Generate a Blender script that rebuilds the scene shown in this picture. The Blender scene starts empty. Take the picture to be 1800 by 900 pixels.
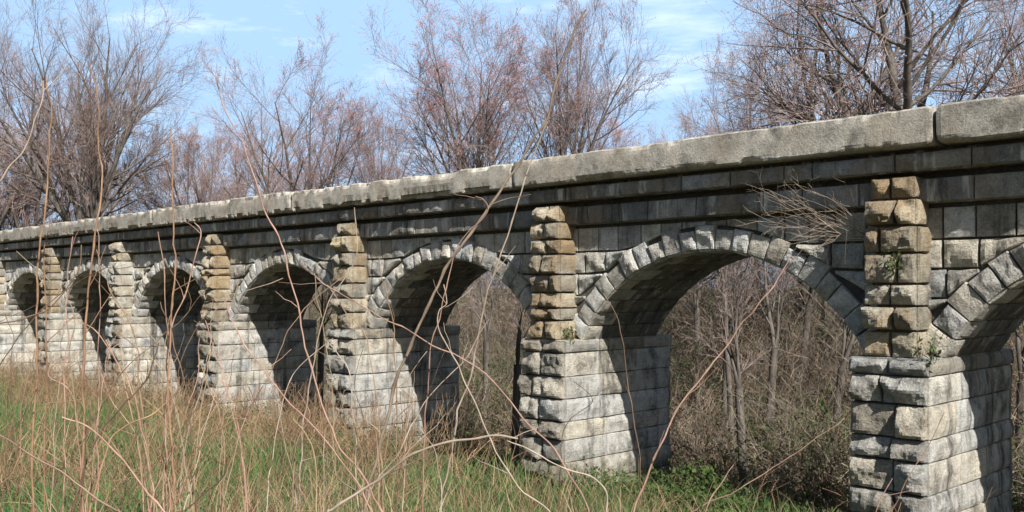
import bpy, math, random
import numpy as np
C = bpy.context.scene.collection
R = math.radians

# ------------------------------------------------------------------ camera frame
F, CX, HY = 1677.0, 900.0, 506.0           # pixel focal length, centre column, horizon row (1800 px wide picture)
TH = R(44.7)
CAM = np.array([0.0, -11.8, 3.35])
FWD = np.array([-math.cos(TH), math.sin(TH), 0.0])
RGT = np.array([math.sin(TH), math.cos(TH), 0.0])
def at(px, py, d):
    """world point seen at a pixel of the 1800x900 picture, at depth d metres"""
    return CAM + FWD*d + RGT*((px-CX)/F*d) + np.array([0, 0, (HY-py)/F*d])

# ------------------------------------------------------------------ small helpers
def tag(o, label=None, cat=None, group=None, kind=None):
    if label: o['label'] = label
    if cat: o['category'] = cat
    if group: o['group'] = group
    if kind: o['kind'] = kind
    return o
def empty(name, loc=(0, 0, 0)):
    o = bpy.data.objects.new(name, None); C.objects.link(o); o.location = loc
    o.empty_display_size = 0.2
    return o

def hash3(ix, iy, iz, seed):
    n = (ix*374761393 + iy*668265263 + iz*2147483647 + seed*1274126177) & 0xffffffff
    n = ((n ^ (n >> 13))*1274126177) & 0xffffffff
    n = ((n ^ (n >> 16))*2246822519) & 0xffffffff
    return ((n ^ (n >> 15)) & 0xffff)/65535.0
def vnoise(p, seed=0):
    p = np.asarray(p, dtype=np.float64)
    i = np.floor(p).astype(np.int64); f = p-i; f = f*f*(3-2*f)
    r = 0
    for dx in (0, 1):
        for dy in (0, 1):
            for dz in (0, 1):
                w = (f[..., 0] if dx else 1-f[..., 0])*(f[..., 1] if dy else 1-f[..., 1])*(f[..., 2] if dz else 1-f[..., 2])
                r = r+w*hash3(i[..., 0]+dx, i[..., 1]+dy, i[..., 2]+dz, seed)
    return r
def fbm(p, seed=0, o=3):
    p = np.asarray(p, dtype=np.float64); r = 0; a = 0.5; t = 0
    for k in range(o):
        r = r+a*vnoise(p*(2.03**k), seed+k*17); t += a; a *= 0.5
    return r/t

class MB:
    """collects vertices, quads and triangles and a per-vertex tint; builds ONE mesh"""
    def __init__(s): s.v = []; s.q = []; s.t = []; s.c = []; s.n = 0
    def add(s, v, q=None, t=None, tint=(1, 1, 1)):
        v = np.asarray(v, dtype=np.float64).reshape(-1, 3)
        if q is not None and len(q): s.q.append(np.asarray(q, dtype=np.int64).reshape(-1, 4)+s.n)
        if t is not None and len(t): s.t.append(np.asarray(t, dtype=np.int64).reshape(-1, 3)+s.n)
        c = np.asarray(tint, dtype=np.float64)
        s.c.append(np.broadcast_to(c, (len(v), 3)) if c.ndim == 1 else c)
        s.v.append(v); s.n += len(v)
    def box(s, a, b, tint=(1, 1, 1)):
        x0, y0, z0 = a; x1, y1, z1 = b
        v = [(x0,y0,z0),(x1,y0,z0),(x1,y1,z0),(x0,y1,z0),(x0,y0,z1),(x1,y0,z1),(x1,y1,z1),(x0,y1,z1)]
        s.add(v, [(0,3,2,1),(4,5,6,7),(0,1,5,4),(1,2,6,5),(2,3,7,6),(3,0,4,7)], tint=tint)
    def build(s, name, mat, parent=None, smooth=False):
        me = bpy.data.meshes.new(name)
        v = np.concatenate(s.v); q = np.concatenate(s.q) if s.q else np.zeros((0, 4), int); t = np.concatenate(s.t) if s.t else np.zeros((0, 3), int)
        me.vertices.add(len(v)); me.vertices.foreach_set('co', v.ravel())
        loops = np.concatenate([q.ravel(), t.ravel()]).astype(np.int32)
        me.loops.add(len(loops)); me.loops.foreach_set('vertex_index', loops)
        nq, nt = len(q), len(t)
        me.polygons.add(nq+nt)
        st = np.concatenate([np.arange(nq)*4, nq*4+np.arange(nt)*3]).astype(np.int32)
        me.polygons.foreach_set('loop_start', st)
        me.polygons.foreach_set('loop_total', np.concatenate([np.full(nq, 4), np.full(nt, 3)]).astype(np.int32))
        me.update(calc_edges=True)
        at_ = me.attributes.new('tint', 'FLOAT_COLOR', 'POINT')
        c = np.concatenate(s.c); at_.data.foreach_set('color', np.column_stack([c, np.ones(len(c))]).astype(np.float32).ravel())
        me.polygons.foreach_set('use_smooth', np.full(nq+nt, smooth, dtype=bool))
        me.materials.append(mat)
        o = bpy.data.objects.new(name, me); C.objects.link(o)
        if parent: o.parent = parent
        return o

def tubes(mb, pts, rad, sides=4, tint=(1, 1, 1)):
    """N polylines of k points -> tapered tubes"""
    pts = np.asarray(pts, float); N, k, _ = pts.shape
    tan = np.gradient(pts, axis=1) if k > 2 else np.repeat(pts[:, 1:]-pts[:, :1], 2, axis=1)
    tan /= np.linalg.norm(tan, axis=2, keepdims=True)+1e-9
    ref = np.where(np.abs(tan[..., 2:3]) > 0.9, np.array([1.0, 0, 0]), np.array([0, 0, 1.0]))
    ref = np.where((np.abs(tan[:, :1, 2:3]) > 0.8), np.array([1.0, 0.1, 0]), np.array([0, 0.1, 1.0]))*np.ones_like(tan)
    u = np.cross(tan, ref); u /= np.linalg.norm(u, axis=2, keepdims=True)+1e-9
    w = np.cross(tan, u)
    a = np.arange(sides)*2*math.pi/sides
    ring = pts[:, :, None, :]+(np.cos(a)[None, None, :, None]*u[:, :, None, :]+np.sin(a)[None, None, :, None]*w[:, :, None, :])*np.asarray(rad)[:, :, None, None]
    base = (np.arange(N)*k*sides)[:, None, None]; i = (np.arange(k-1)*sides)[None, :, None]; j = np.arange(sides)[None, None, :]; j2 = (j+1) % sides
    q = np.stack([base+i+j, base+i+j2, base+i+sides+j2, base+i+sides+j], axis=-1).reshape(-1, 4)
    t = np.asarray(tint, float)
    if t.ndim == 2: t = np.repeat(t, k*sides, axis=0)
    mb.add(ring.reshape(-1, 3), q, tint=t)

# ------------------------------------------------------------------ materials
def nt(name):
    m = bpy.data.materials.new(name); m.use_nodes = True
    t = m.node_tree; b = t.nodes['Principled BSDF']; b.inputs['Specular IOR Level'].default_value = 0.15
    return m, t, b
def N(t, typ, **kw):
    n = t.nodes.new(typ)
    for k, v in kw.items(): setattr(n, k, v)
    return n
def noise(t, co, scale, detail=4, rough=0.6):
    n = N(t, 'ShaderNodeTexNoise'); n.inputs['Scale'].default_value = scale; n.inputs['Detail'].default_value = detail; n.inputs['Roughness'].default_value = rough
    t.links.new(co, n.inputs['Vector']); return n.outputs['Fac']
def ramp(t, fac, stops):
    n = N(t, 'ShaderNodeValToRGB'); e = n.color_ramp.elements
    while len(e) < len(stops): e.new(0.5)
    for i, (p, c) in enumerate(stops):
        e[i].position = p; e[i].color = (*c, 1) if len(c) == 3 else c
    t.links.new(fac, n.inputs['Fac']); return n.outputs['Color']
def mix(t, fac, a, b, mode='MIX'):
    n = N(t, 'ShaderNodeMix', data_type='RGBA', blend_type=mode)
    for s, v in (('Factor', fac),):
        if isinstance(v, (int, float)): n.inputs[0].default_value = v
        else: t.links.new(v, n.inputs[0])
    for k, v in ((6, a), (7, b)):
        if isinstance(v, tuple): n.inputs[k].default_value = (*v, 1)
        else: t.links.new(v, n.inputs[k])
    return n.outputs[2]
def mapping(t, co, scale):
    n = N(t, 'ShaderNodeMapping'); n.inputs['Scale'].default_value = scale; t.links.new(co, n.inputs['Vector']); return n.outputs['Vector']
def bump(t, b, h, s, d):
    n = N(t, 'ShaderNodeBump'); n.inputs['Strength'].default_value = s; n.inputs['Distance'].default_value = d
    t.links.new(h, n.inputs['Height']); t.links.new(n.outputs['Normal'], b.inputs['Normal'])
def f3(v): return (v, v, v)

def stone_mat(name, base, rust=0.0, streak=0.0, dark=0.5, bs=0.6, moss=0.0):
    m, t, b = nt(name); b.inputs['Roughness'].default_value = 0.92
    co = N(t, 'ShaderNodeTexCoord').outputs['Object']
    a = N(t, 'ShaderNodeAttribute', attribute_name='tint').outputs['Color']
    c = mix(t, 1.0, base, a, 'MULTIPLY')
    c = mix(t, 1.0, c, ramp(t, noise(t, co, 5, 6, .7), [(.28, f3(.62)), (.5, f3(1.0)), (.72, f3(1.28))]), 'MULTIPLY')
    # dark lichen and soot blotches
    c = mix(t, ramp(t, noise(t, co, 2.3, 6, .72), [(.50, f3(0)), (.66, f3(dark))]), c, (.075, .072, .066))
    # fine crystalline speckle
    c = mix(t, 1.0, c, ramp(t, noise(t, co, 45, 3, .7), [(.3, f3(.68)), (.6, f3(1.15))]), 'MULTIPLY')
    if rust:
        c = mix(t, ramp(t, noise(t, mapping(t, co, (1, 1, .45)), 1.7, 4, .6), [(.46, f3(0)), (.62, f3(rust))]), c, (.27, .185, .10))
    if moss:
        sx = N(t, 'ShaderNodeSeparateXYZ'); t.links.new(co, sx.inputs[0])
        mm = N(t, 'ShaderNodeMapRange'); t.links.new(sx.outputs['Z'], mm.inputs[0]); mm.inputs[1].default_value = 1.0; mm.inputs[2].default_value = -.3; mm.inputs[3].default_value = 0; mm.inputs[4].default_value = .5
        ad = N(t, 'ShaderNodeMath', operation='ADD'); t.links.new(mm.outputs[0], ad.inputs[0]); t.links.new(noise(t, co, 3.2, 6, .7), ad.inputs[1])
        c = mix(t, ramp(t, ad.outputs[0], [(.62, f3(0)), (.85, f3(moss))]), c, (.10, .105, .06))
    if streak:
        c = mix(t, ramp(t, noise(t, mapping(t, co, (1, 1, .11)), 6.5, 4, .6), [(.56, f3(0)), (.66, f3(streak))]), c, (.55, .54, .50))
        c = mix(t, ramp(t, noise(t, mapping(t, co, (1.3, 1.3, .08)), 2.6, 5, .65), [(.53, f3(0)), (.66, f3(.8))]), c, (.035, .034, .032))
    t.links.new(c, b.inputs['Base Color'])
    h = mix(t, .45, noise(t, co, 8, 10, .78), noise(t, co, 38, 4, .7))
    bump(t, b, h, bs, .09)
    return m
M = {}
M['pil_g'] = stone_mat('grey_tan_granite', (.38, .36, .31), rust=.35, dark=.75, bs=.9)
M['front'] = stone_mat('rock_faced_granite', (.36, .35, .32), rust=.2, streak=.2, dark=.75, bs=.9, moss=.75)
M['side'] = stone_mat('dressed_granite', (.45, .44, .41), rust=.10, streak=.6, dark=.8, bs=.8, moss=.75)
M['pil'] = stone_mat('stained_granite', (.36, .325, .255), rust=.62, streak=.2, dark=.7, bs=.9)
M['vous'] = stone_mat('voussoir_granite', (.50, .49, .46), rust=.12, dark=.65, bs=.9)
M['span'] = stone_mat('spandrel_granite', (.46, .45, .415), rust=.15, streak=.25, dark=.65, bs=.8)
M['course'] = stone_mat('weathered_shade_darkened_granite', (.27, .27, .268), rust=.3, streak=.9, dark=.65, bs=.5)  # weathered tone, base lowered further to paint in shade under the coping
M['soffit'] = stone_mat('shade_darkened_soffit_granite', (.15, .145, .135), streak=.45, dark=.6, bs=.4)  # base colour darkened to deepen the shade inside the arches
M['core'] = stone_mat('lime_mortar', (.10, .096, .088), dark=.7)
M['coping'] = stone_mat('weathered_concrete', (.38, .365, .335), rust=.22, dark=.6, bs=.28)

def simple(name, stops, scale, rough=.9, b_s=.3, tintmul=True, b_scale=20, stretch=(1, 1, 1), trans=0.0):
    m, t, b = nt(name); b.inputs['Roughness'].default_value = rough
    co = N(t, 'ShaderNodeTexCoord').outputs['Object']
    c = ramp(t, noise(t, mapping(t, co, stretch), scale, 5, .65), stops)
    if tintmul: c = mix(t, 1.0, c, N(t, 'ShaderNodeAttribute', attribute_name='tint').outputs['Color'], 'MULTIPLY')
    t.links.new(c, b.inputs['Base Color'])
    if b_s: bump(t, b, noise(t, co, b_scale, 5, .7), b_s, .02)
    if trans:
        tr = N(t, 'ShaderNodeBsdfTranslucent'); t.links.new(c, tr.inputs['Color'])
        ms = N(t, 'ShaderNodeMixShader'); ms.inputs[0].default_value = trans
        t.links.new(b.outputs[0], ms.inputs[1]); t.links.new(tr.outputs[0], ms.inputs[2])
        t.links.new(ms.outputs[0], t.nodes['Material Output'].inputs['Surface'])
    return m
M['bark'] = simple('grey_bark', [(.3, (.05, .043, .038)), (.7, (.19, .168, .15))], 6, stretch=(1, 1, .3))
M['twig'] = simple('twig_bark', [(.3, (.15, .118, .11)), (.7, (.33, .27, .25))], 2, b_s=0)
M['bud'] = simple('red_bud', [(.3, (.29, .13, .13)), (.7, (.48, .26, .25))], 3, b_s=0)
M['brush'] = simple('dead_brush', [(.3, (.14, .108, .084)), (.7, (.35, .28, .22))], 1.5, b_s=0)
M['grass'] = simple('grass_blade', [(.3, (.08, .115, .043)), (.7, (.165, .205, .09))], .8, b_s=0, trans=.3)
M['straw'] = simple('dry_straw', [(.3, (.24, .18, .105)), (.7, (.42, .34, .22))], 1.2, b_s=0, trans=.15)
M['leaf'] = simple('green_leaf', [(.3, (.04, .075, .02)), (.7, (.095, .145, .045))], 2, b_s=0, trans=.3)
M['cane_o'] = simple('orange_cane', [(.3, (.17, .095, .06)), (.7, (.38, .24, .15))], 9, b_s=.2, rough=.6)
M['cane_p'] = simple('pale_cane', [(.3, (.24, .18, .14)), (.7, (.46, .385, .31))], 9, b_s=.2, rough=.7)
M['cane_r'] = simple('pinkish_cane', [(.3, (.20, .115, .09)), (.7, (.42, .28, .22))], 9, b_s=.2, rough=.6)
M['cane_b'] = simple('brown_grey_cane', [(.3, (.14, .10, .075)), (.7, (.36, .28, .21))], 9, b_s=.2, rough=.7)
M['weed'] = simple('dead_weed', [(.3, (.16, .10, .065)), (.7, (.40, .29, .19))], 1.3, b_s=0)
M['cane_d'] = simple('dark_cane', [(.3, (.07, .045, .03)), (.7, (.22, .15, .10))], 9, b_s=.2, rough=.7)

def ground_mat():
    m, t, b = nt('leaf_litter'); b.inputs['Roughness'].default_value = .95
    co = N(t, 'ShaderNodeTexCoord').outputs['Object']
    litter = ramp(t, noise(t, co, 9, 8, .75), [(.3, (.06, .04, .025)), (.5, (.15, .10, .065)), (.7, (.27, .20, .13))])
    green = ramp(t, noise(t, co, 14, 6, .7), [(.3, (.035, .05, .015)), (.7, (.11, .14, .045))])
    c = mix(t, ramp(t, noise(t, co, .35, 4, .6), [(.42, f3(0)), (.58, f3(1))]), litter, green)
    t.links.new(c, b.inputs['Base Color']); bump(t, b, noise(t, co, 22, 8, .75), .8, .06)
    return m
M['ground'] = ground_mat()

# ------------------------------------------------------------------ masonry
rs = np.random.RandomState(11)
def patch(mb, bl, br, tr, tl, nrm, amp, seed, n=(8, 6), gap=.012, back=.10, tint=(1, 1, 1), bev=.05, freq=4.0, tilt=.5):
    """one stone: its visible face as a rough bulged grid with sides running back into the wall"""
    P = [np.asarray(p, float) for p in (bl, br, tr, tl)]; nrm = np.asarray(nrm, float)
    W = (np.linalg.norm(P[1]-P[0])+np.linalg.norm(P[2]-P[3]))/2; H = (np.linalg.norm(P[3]-P[0])+np.linalg.norm(P[2]-P[1]))/2
    if W < .03 or H < .03: return
    r = np.random.RandomState(seed % 2**31)
    nu, nv = n
    gu, gv = min(.3, gap/W), min(.3, gap/H)
    bu, bv_ = min(.10, .011/W), min(.10, .011/H)
    U = np.concatenate([[gu], np.linspace(gu+bu, 1-gu-bu, nu-1), [1-gu]]); V = np.concatenate([[gv], np.linspace(gv+bv_, 1-gv-bv_, nv-1), [1-gv]])
    u, v = np.meshgrid(U, V, indexing='ij')
    base = (P[0]*((1-u)*(1-v))[..., None]+P[1]*(u*(1-v))[..., None]+P[2]*(u*v)[..., None]+P[3]*((1-u)*v)[..., None])
    e = np.minimum(np.minimum(u-gu, 1-gu-u)*W, np.minimum(v-gv, 1-gv-v)*H)
    prof = np.clip(e/bev, 0, 1); prof = 1-(1-prof)**2
    f = fbm(base*freq+r.rand(3)*50, seed, 4)
    # chipped convex face: the lowest of several tilted planes, roughened
    uu, vv = 2*u-1, 2*v-1; lo = np.full(u.shape, 1.15)
    for k in range(7):
        ph = r.rand()*6.283; sl = .35+1.0*r.rand()**1.5
        lo = np.minimum(lo, .75+.65*r.rand()+sl*(math.cos(ph)*uu*.8+math.sin(ph)*vv)-.25*tilt*0)
    lo = np.minimum(lo, 1.0+tilt*(r.rand()-.2)*vv*.8+tilt*(r.rand()-.5)*uu*.6)
    d = amp*(prof*.25+prof*(np.clip(lo, .05, 1.2)*.75+1.1*(f-.5)))
    jit = (fbm(base*freq*1.7+r.rand(3)*50, seed+9, 2)-.5)
    edge = (1-prof)*min(.5*gap+.12*amp, .014)
    cen = base.mean(axis=(0, 1))
    out = base-cen; out /= np.linalg.norm(out, axis=2, keepdims=True)+1e-9
    pos = base+nrm*d[..., None]-out*(edge*(.6+jit))[..., None]
    idx = np.arange((nu+1)*(nv+1)).reshape(nu+1, nv+1)
    q = np.stack([idx[:-1, :-1], idx[1:, :-1], idx[1:, 1:], idx[:-1, 1:]], -1).reshape(-1, 4)
    per = np.concatenate([idx[:, 0], idx[-1, 1:], idx[-2::-1, -1], idx[0, -2:0:-1]])
    pv = pos.reshape(-1, 3)
    sk = pv[per]-nrm*back
    n0 = len(pv); m_ = len(per); k = np.arange(m_); k2 = (k+1) % m_
    q2 = np.stack([per[k2], per[k], n0+k, n0+k2], -1)
    tn = np.asarray(tint)*(1+(f.reshape(-1, 1)-.5)*.25)
    mb.add(np.vstack([pv, sk]), np.vstack([q, q2]), tint=np.vstack([tn, np.broadcast_to(np.asarray(tint)*.9, (m_, 3))]))
def tints(r, k=.22, warm=.5):
    g = 1+(r.rand()-.5)*2*k; w = (r.rand()-.4)*.16*warm*2
    return (g*(1+w*.6), g, g*(1-w))
def splits(r, a, b, mean, var=.25):
    n = max(1, int(round((b-a)/mean))); x = np.linspace(a, b, n+1)
    x[1:-1] += (r.rand(n-1)-.5)*mean*var*2*.8 if n > 1 else 0
    return x
SEED = [1000]
def sd(): SEED[0] += 37; return SEED[0]

BAY, S0 = 5.75, 5.0
HALF, RISE, ZC = 2.40, 1.40, 3.90          # half span, rise, crown height of the intrados
RI = (HALF**2+RISE**2)/(2*RISE); ZO = ZC-RI; RE = RI+.40; ANG = math.asin(HALF/RI)
ZS = 2.50                                   # pier shoulder
DEP = 1.95                                  # spandrel wall to spandrel wall
PW = .475                                   # half pier width (front)
QP, QF, QC = .39, .44, .50                  # pilaster, pier front, coping projection
PH = .325
FY = (0, -1, 0)

root = empty('stone_viaduct', (-5, 0, 0))
tag(root, 'long weathered granite viaduct with round arches, battered-looking piers and a pale concrete coping', 'viaduct')
root['label'] = 'long grey granite arched viaduct with pale coping slabs, crossing the whole picture'
def hang(o): o.parent = root; o.matrix_parent_inverse.identity(); o.location = (5, 0, 0); return o

JK = [0]
def face_grid(mb, r, xs_fn, z0, z1, rows, mk, amp, n, mean, nrm, tint_k=.22, bev=.05, gap=.012, back=.1, freq=4, warm=.5, tilt=.5):
    """courses of stones on an upright face: mk(u, z) -> point, u spans xs_fn(z)"""
    zs = np.linspace(z0, z1, rows+1); zs[1:-1] += (np.random.RandomState(rows+int(abs(z0*10))+JK[0]).rand(rows-1)-.5)*.11
    for i in range(rows):
        a, b = xs_fn
        off = 0 if i % 2 else .5
        xs = splits(r, a, b, mean)
        if i % 2 and len(xs) == 3: xs[1] += (b-a)*(.12 if r.rand() > .5 else -.12)
        for j in range(len(xs)-1):
            patch(mb, mk(xs[j], zs[i]), mk(xs[j+1], zs[i]), mk(xs[j+1], zs[i+1]), mk(xs[j], zs[i+1]), nrm, amp*(.7+.6*r.rand()), sd(), n, gap, back, tints(r, tint_k, warm), bev, freq, tilt)

def make_pier(k):
    s = S0+BAY*k; xc = -s
    r = np.random.RandomState(500+k); JK[0] = 100+k*13
    far = k > 4
    nf = (7, 6) if far else (14, 11)
    mb = MB()
    z0 = -.9
    zc = ZS-.2
    mb.box((xc-PW+.03, -QF+.04, z0), (xc+PW-.03, DEP+QF-.04, zc), (.8, .8, .8))
    core = hang(mb.build('pier', M['core']))
    rows = int(round((zc-z0)/.375))
    # rock-faced front
    f = MB()
    face_grid(f, r, (xc-PW, xc+PW), z0, zc, rows, lambda u, z: (u, -QF, z), .14, nf, .50, FY, .28, .022, .006, .12, 6.5, .5, .9)
    o = f.build('rock_face', M['front'], core)
    # smoother returns inside the arches, each side, and the back
    g = MB()
    face_grid(g, r, (-QF, DEP+QF), z0, zc, rows, lambda u, z: (xc+PW, u, z), .045, (12, 8), .85, (1, 0, 0), .13, .02, .003, .06, 4.5, .5)
    face_grid(g, r, (-(DEP+QF), QF), z0, zc, rows, lambda u, z: (xc-PW, -u, z), .028, (6, 4), .62, (-1, 0, 0), .16, .035, .009, .06, 4, .3)
    face_grid(g, r, (-xc-PW, -xc+PW), z0, zc, rows, lambda u, z: (-u, DEP+QF, z), .07, (6, 4), .48, (0, 1, 0), .2, .035, .012, .06, 4, .3)
    g.build('pier_return', M['side'], core)
    # cap course on the shoulder
    c = MB()
    e = .022
    c.box((xc-PW-e+.03, -QF-e+.03, zc), (xc+PW+e-.03, DEP+QF+e-.03, ZS-.02))
    for a, b in ((xc-PW-e, xc), (xc, xc+PW+e)):
        patch(c, (a, -QF-e, zc), (b, -QF-e, zc), (b, -QF-e+.03, ZS), (a, -QF-e+.03, ZS), FY, .11, sd(), nf, .006, .12, tints(r), .05, 6)
    ys = splits(r, -QF-e, DEP+QF+e, .7)
    for a, b in zip(ys[:-1], ys[1:]):
        patch(c, (xc+PW+e, a, zc), (xc+PW+e, b, zc), (xc+PW+e, b, ZS), (xc+PW+e, a, ZS), (1, 0, 0), .035, sd(), (7, 5), .008, .1, tints(r), .04)
        patch(c, (xc-PW-e, b, zc), (xc-PW-e, a, zc), (xc-PW-e, a, ZS), (xc-PW-e, b, ZS), (-1, 0, 0), .035, sd(), (6, 4), .008, .1, tints(r), .04)
        patch(c, (xc-PW-e, a, ZS), (xc+PW+e, a, ZS), (xc+PW+e, b, ZS), (xc-PW-e, b, ZS), (0, 0, 1), .03, sd(), (8, 6), .008, .04, tints(r), .06)
    c.build('pier_cap', M['front'], core)
    # pilaster above the shoulder
    p = MB(); zt = 4.70
    p.box((xc-PH+.11, -QP+.10, ZS-.01), (xc+PH-.11, .06, zt-.01), (.9, .85, .75))
    rows = 7+k % 2
    zs = np.linspace(ZS, zt, rows+1); zs[1:-1] += (r.rand(rows-1)-.5)*.12
    for i in range(rows):
        cut = xc+(.10 if i % 2 else -.04)+.05*r.randn()
        am = .14*(.7+.7*r.rand()); bv = .025 if i < rows-1 else .11; tp = max(0, i-rows+3)*.028; hp = PH-tp; QY = QP-tp*.8
        tn = tints(r, .25, .8)
        patch(p, (xc-hp, -QY, zs[i]), (cut, -QY, zs[i]), (cut, -QY, zs[i+1]), (xc-hp, -QY, zs[i+1]), FY, am, sd(), nf, .008, .14, tn, bv, 6.5, .8)
        tn = tints(r, .25, .8)
        patch(p, (cut, -QY, zs[i]), (xc+hp, -QY, zs[i]), (xc+hp, -QY, zs[i+1]), (cut, -QY, zs[i+1]), FY, am, sd(), nf, .008, .14, tn, bv, 6.5, .8)
        patch(p, (xc+hp, -QY, zs[i]), (xc+hp, .04, zs[i]), (xc+hp, .04, zs[i+1]), (xc+hp, -QY, zs[i+1]), (1, 0, 0), .035, sd(), (7, 7), .010, .1, tn, .04, 5)
        patch(p, (xc-hp, .04, zs[i]), (xc-hp, -QY, zs[i]), (xc-hp, -QY, zs[i+1]), (xc-hp, .04, zs[i+1]), (-1, 0, 0), .035, sd(), (5, 5), .010, .1, tn, .04, 5)
    p.build('pilaster', M['pil_g' if k in (4, 6) else 'pil'], core)

def make_bay(k):
    """arch between pier k-1... and pier k (centre s = S0+BAY*(k+.5))"""
    xc = -(S0+BAY*(k+.5)); r = np.random.RandomState(900+k)
    far = k > 4
    hb = BAY/2
    core = MB()
    # wall with its arched opening: strips between intrados and the string courses, both faces, and the barrel
    th = np.linspace(-ANG, ANG, 41); ri = RI+.03
    xa = xc+ri*np.sin(th); za = ZO+ri*np.cos(th); zt = 5.0
    xs = np.concatenate([[xc-hb], xa, [xc+hb]]); zs = np.concatenate([[za[0]], za, [za[-1]]])
    nX = len(xs)
    for y, fl in ((.03, 0), (DEP-.03, 1)):
        v = np.concatenate([np.column_stack([xs, np.full(nX, y), zs]), np.column_stack([xs, np.full(nX, y), np.full(nX, zt)])])
        i = np.arange(nX-1); q = np.stack([i, i+1, i+1+nX, i+nX], -1)
        core.add(v, q[:, ::-1] if fl else q)
    v = np.concatenate([np.column_stack([xs, np.full(nX, .03), zs]), np.column_stack([xs, np.full(nX, DEP-.03), zs])])
    i = np.arange(nX-1); core.add(v, np.stack([i+nX, i+1+nX, i+1, i], -1))
    core.box((xc-hb, .1, ZS-.05), (xc-HALF-.05, DEP-.1, 3.0)); core.box((xc+HALF+.05, .1, ZS-.05), (xc+hb, DEP-.1, 3.0))
    co = hang(core.build('arch', M['core']))
    # voussoirs
    vo = MB(); n = 21
    t = np.linspace(-ANG, ANG, n+1); t[1:-1] += (r.rand(n-1)-.5)*.022
    for i in range(n):
        a, b = t[i], t[i+1]; ro = RE-.06+(r.rand()-.5)*.13
        pt = lambda th_, rr: (xc+rr*math.sin(th_), -.035, ZO+rr*math.cos(th_))
        patch(vo, pt(a, RI+.005), pt(b, RI+.005), pt(b, ro), pt(a, ro), FY, .062*(.4+1.0*r.rand()), sd(), (6, 6) if far else (10, 11), .004, .14, tints(r, .25), .022, 6.5, .9)
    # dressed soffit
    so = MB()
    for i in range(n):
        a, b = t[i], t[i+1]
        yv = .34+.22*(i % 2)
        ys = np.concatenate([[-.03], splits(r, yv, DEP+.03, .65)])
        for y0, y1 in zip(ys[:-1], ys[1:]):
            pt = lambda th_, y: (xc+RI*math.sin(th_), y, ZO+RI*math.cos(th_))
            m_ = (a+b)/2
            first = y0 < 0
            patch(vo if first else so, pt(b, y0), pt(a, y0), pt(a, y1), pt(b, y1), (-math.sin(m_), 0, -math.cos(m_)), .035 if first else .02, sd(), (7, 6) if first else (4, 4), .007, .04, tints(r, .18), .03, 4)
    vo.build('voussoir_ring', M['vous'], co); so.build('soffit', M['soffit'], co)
    # spandrel courses either side
    sp = MB()
    zl = np.array([ZS, 2.86, 3.22, 3.58, 3.94, 4.33])
    dx = lambda z: math.sqrt(max(0, RE**2-(z-ZO)**2))
    for side in (-1, 1):
        for i in range(5):
            zb, zt_ = zl[i], zl[i+1]
            xb, xt = min(hb, dx(zb)-.03), min(hb, max(0.0, dx(zt_)-.03) if zt_ < ZO+RE else 0)
            if xb > hb-.02 and xt > hb-.02: continue
            y = -.02 if i == 4 else 0
            ext = lambda x_: ZO+math.sqrt(max(0, RE**2-x_**2))-.05       # extrados height at a distance from the crown
            cutx = splits(r, xt, hb, .42)
            for j in range(len(cutx)-1):
                i0, i1 = cutx[j], cutx[j+1]
                b0, b1 = max(zb, ext(i0)), max(zb, ext(i1))
                if zt_-b1 < .05: continue
                b0 = min(b0, zt_-.04)
                pts = [(xc+side*i0, y, b0), (xc+side*i1, y, b1), (xc+side*i1, y, zt_), (xc+side*i0, y, zt_)]
                if side < 0: pts = [pts[1], pts[0], pts[3], pts[2]]
                patch(sp, *pts, FY, (.075 if i < 4 else .03)*(.7+.6*r.rand()), sd(), (6, 5) if far else (11, 9), .008, .08, tints(r, .26), .022, 7, .8)
    sp.build('spandrel', M['span'], co)

KMIN, KMAX = -3, 9
for k in range(KMIN, KMAX+1): make_pier(k)
for k in range(KMIN, KMAX): make_bay(k)
XR, XL = -(S0+BAY*KMIN), -(S0+BAY*KMAX)      # right and left ends
XR -= .0; 
# string courses
for name_z in ((4.37, 4.67, .17, .9, 5), (4.75, 4.975, .30, .8, 6)):
    z0, z1, q, mean, s_ = name_z
    r = np.random.RandomState(70+s_)
    mb = MB(); mb.box((XL-.4, -q+.03, z0+.004), (XR+.4, DEP+q-.03, z1-.004), (.8, .8, .8)); mb.box((XL-.4, -q+.24, z1-.006), (XR+.4, DEP+q-.24, z1+.085), (.5, .5, .5))  # second box fills the groove, tinted dark to strengthen its shadow line
    xs = splits(r, XL-.4, XR+.4, mean, .45)
    for a, b in zip(xs[:-1], xs[1:]):
        patch(mb, (a, -q-.012*r.rand(), z0+.01), (b, -q-.012*r.rand(), z0+.01), (b, -q, z1), (a, -q, z1), FY, .045*(.4+r.rand()), sd(), (14, 7) if a > -26 else (6, 4), .005, .2, tints(r, .36), .022, 6)
    hang(mb.build('string_course', M['course']))
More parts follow.
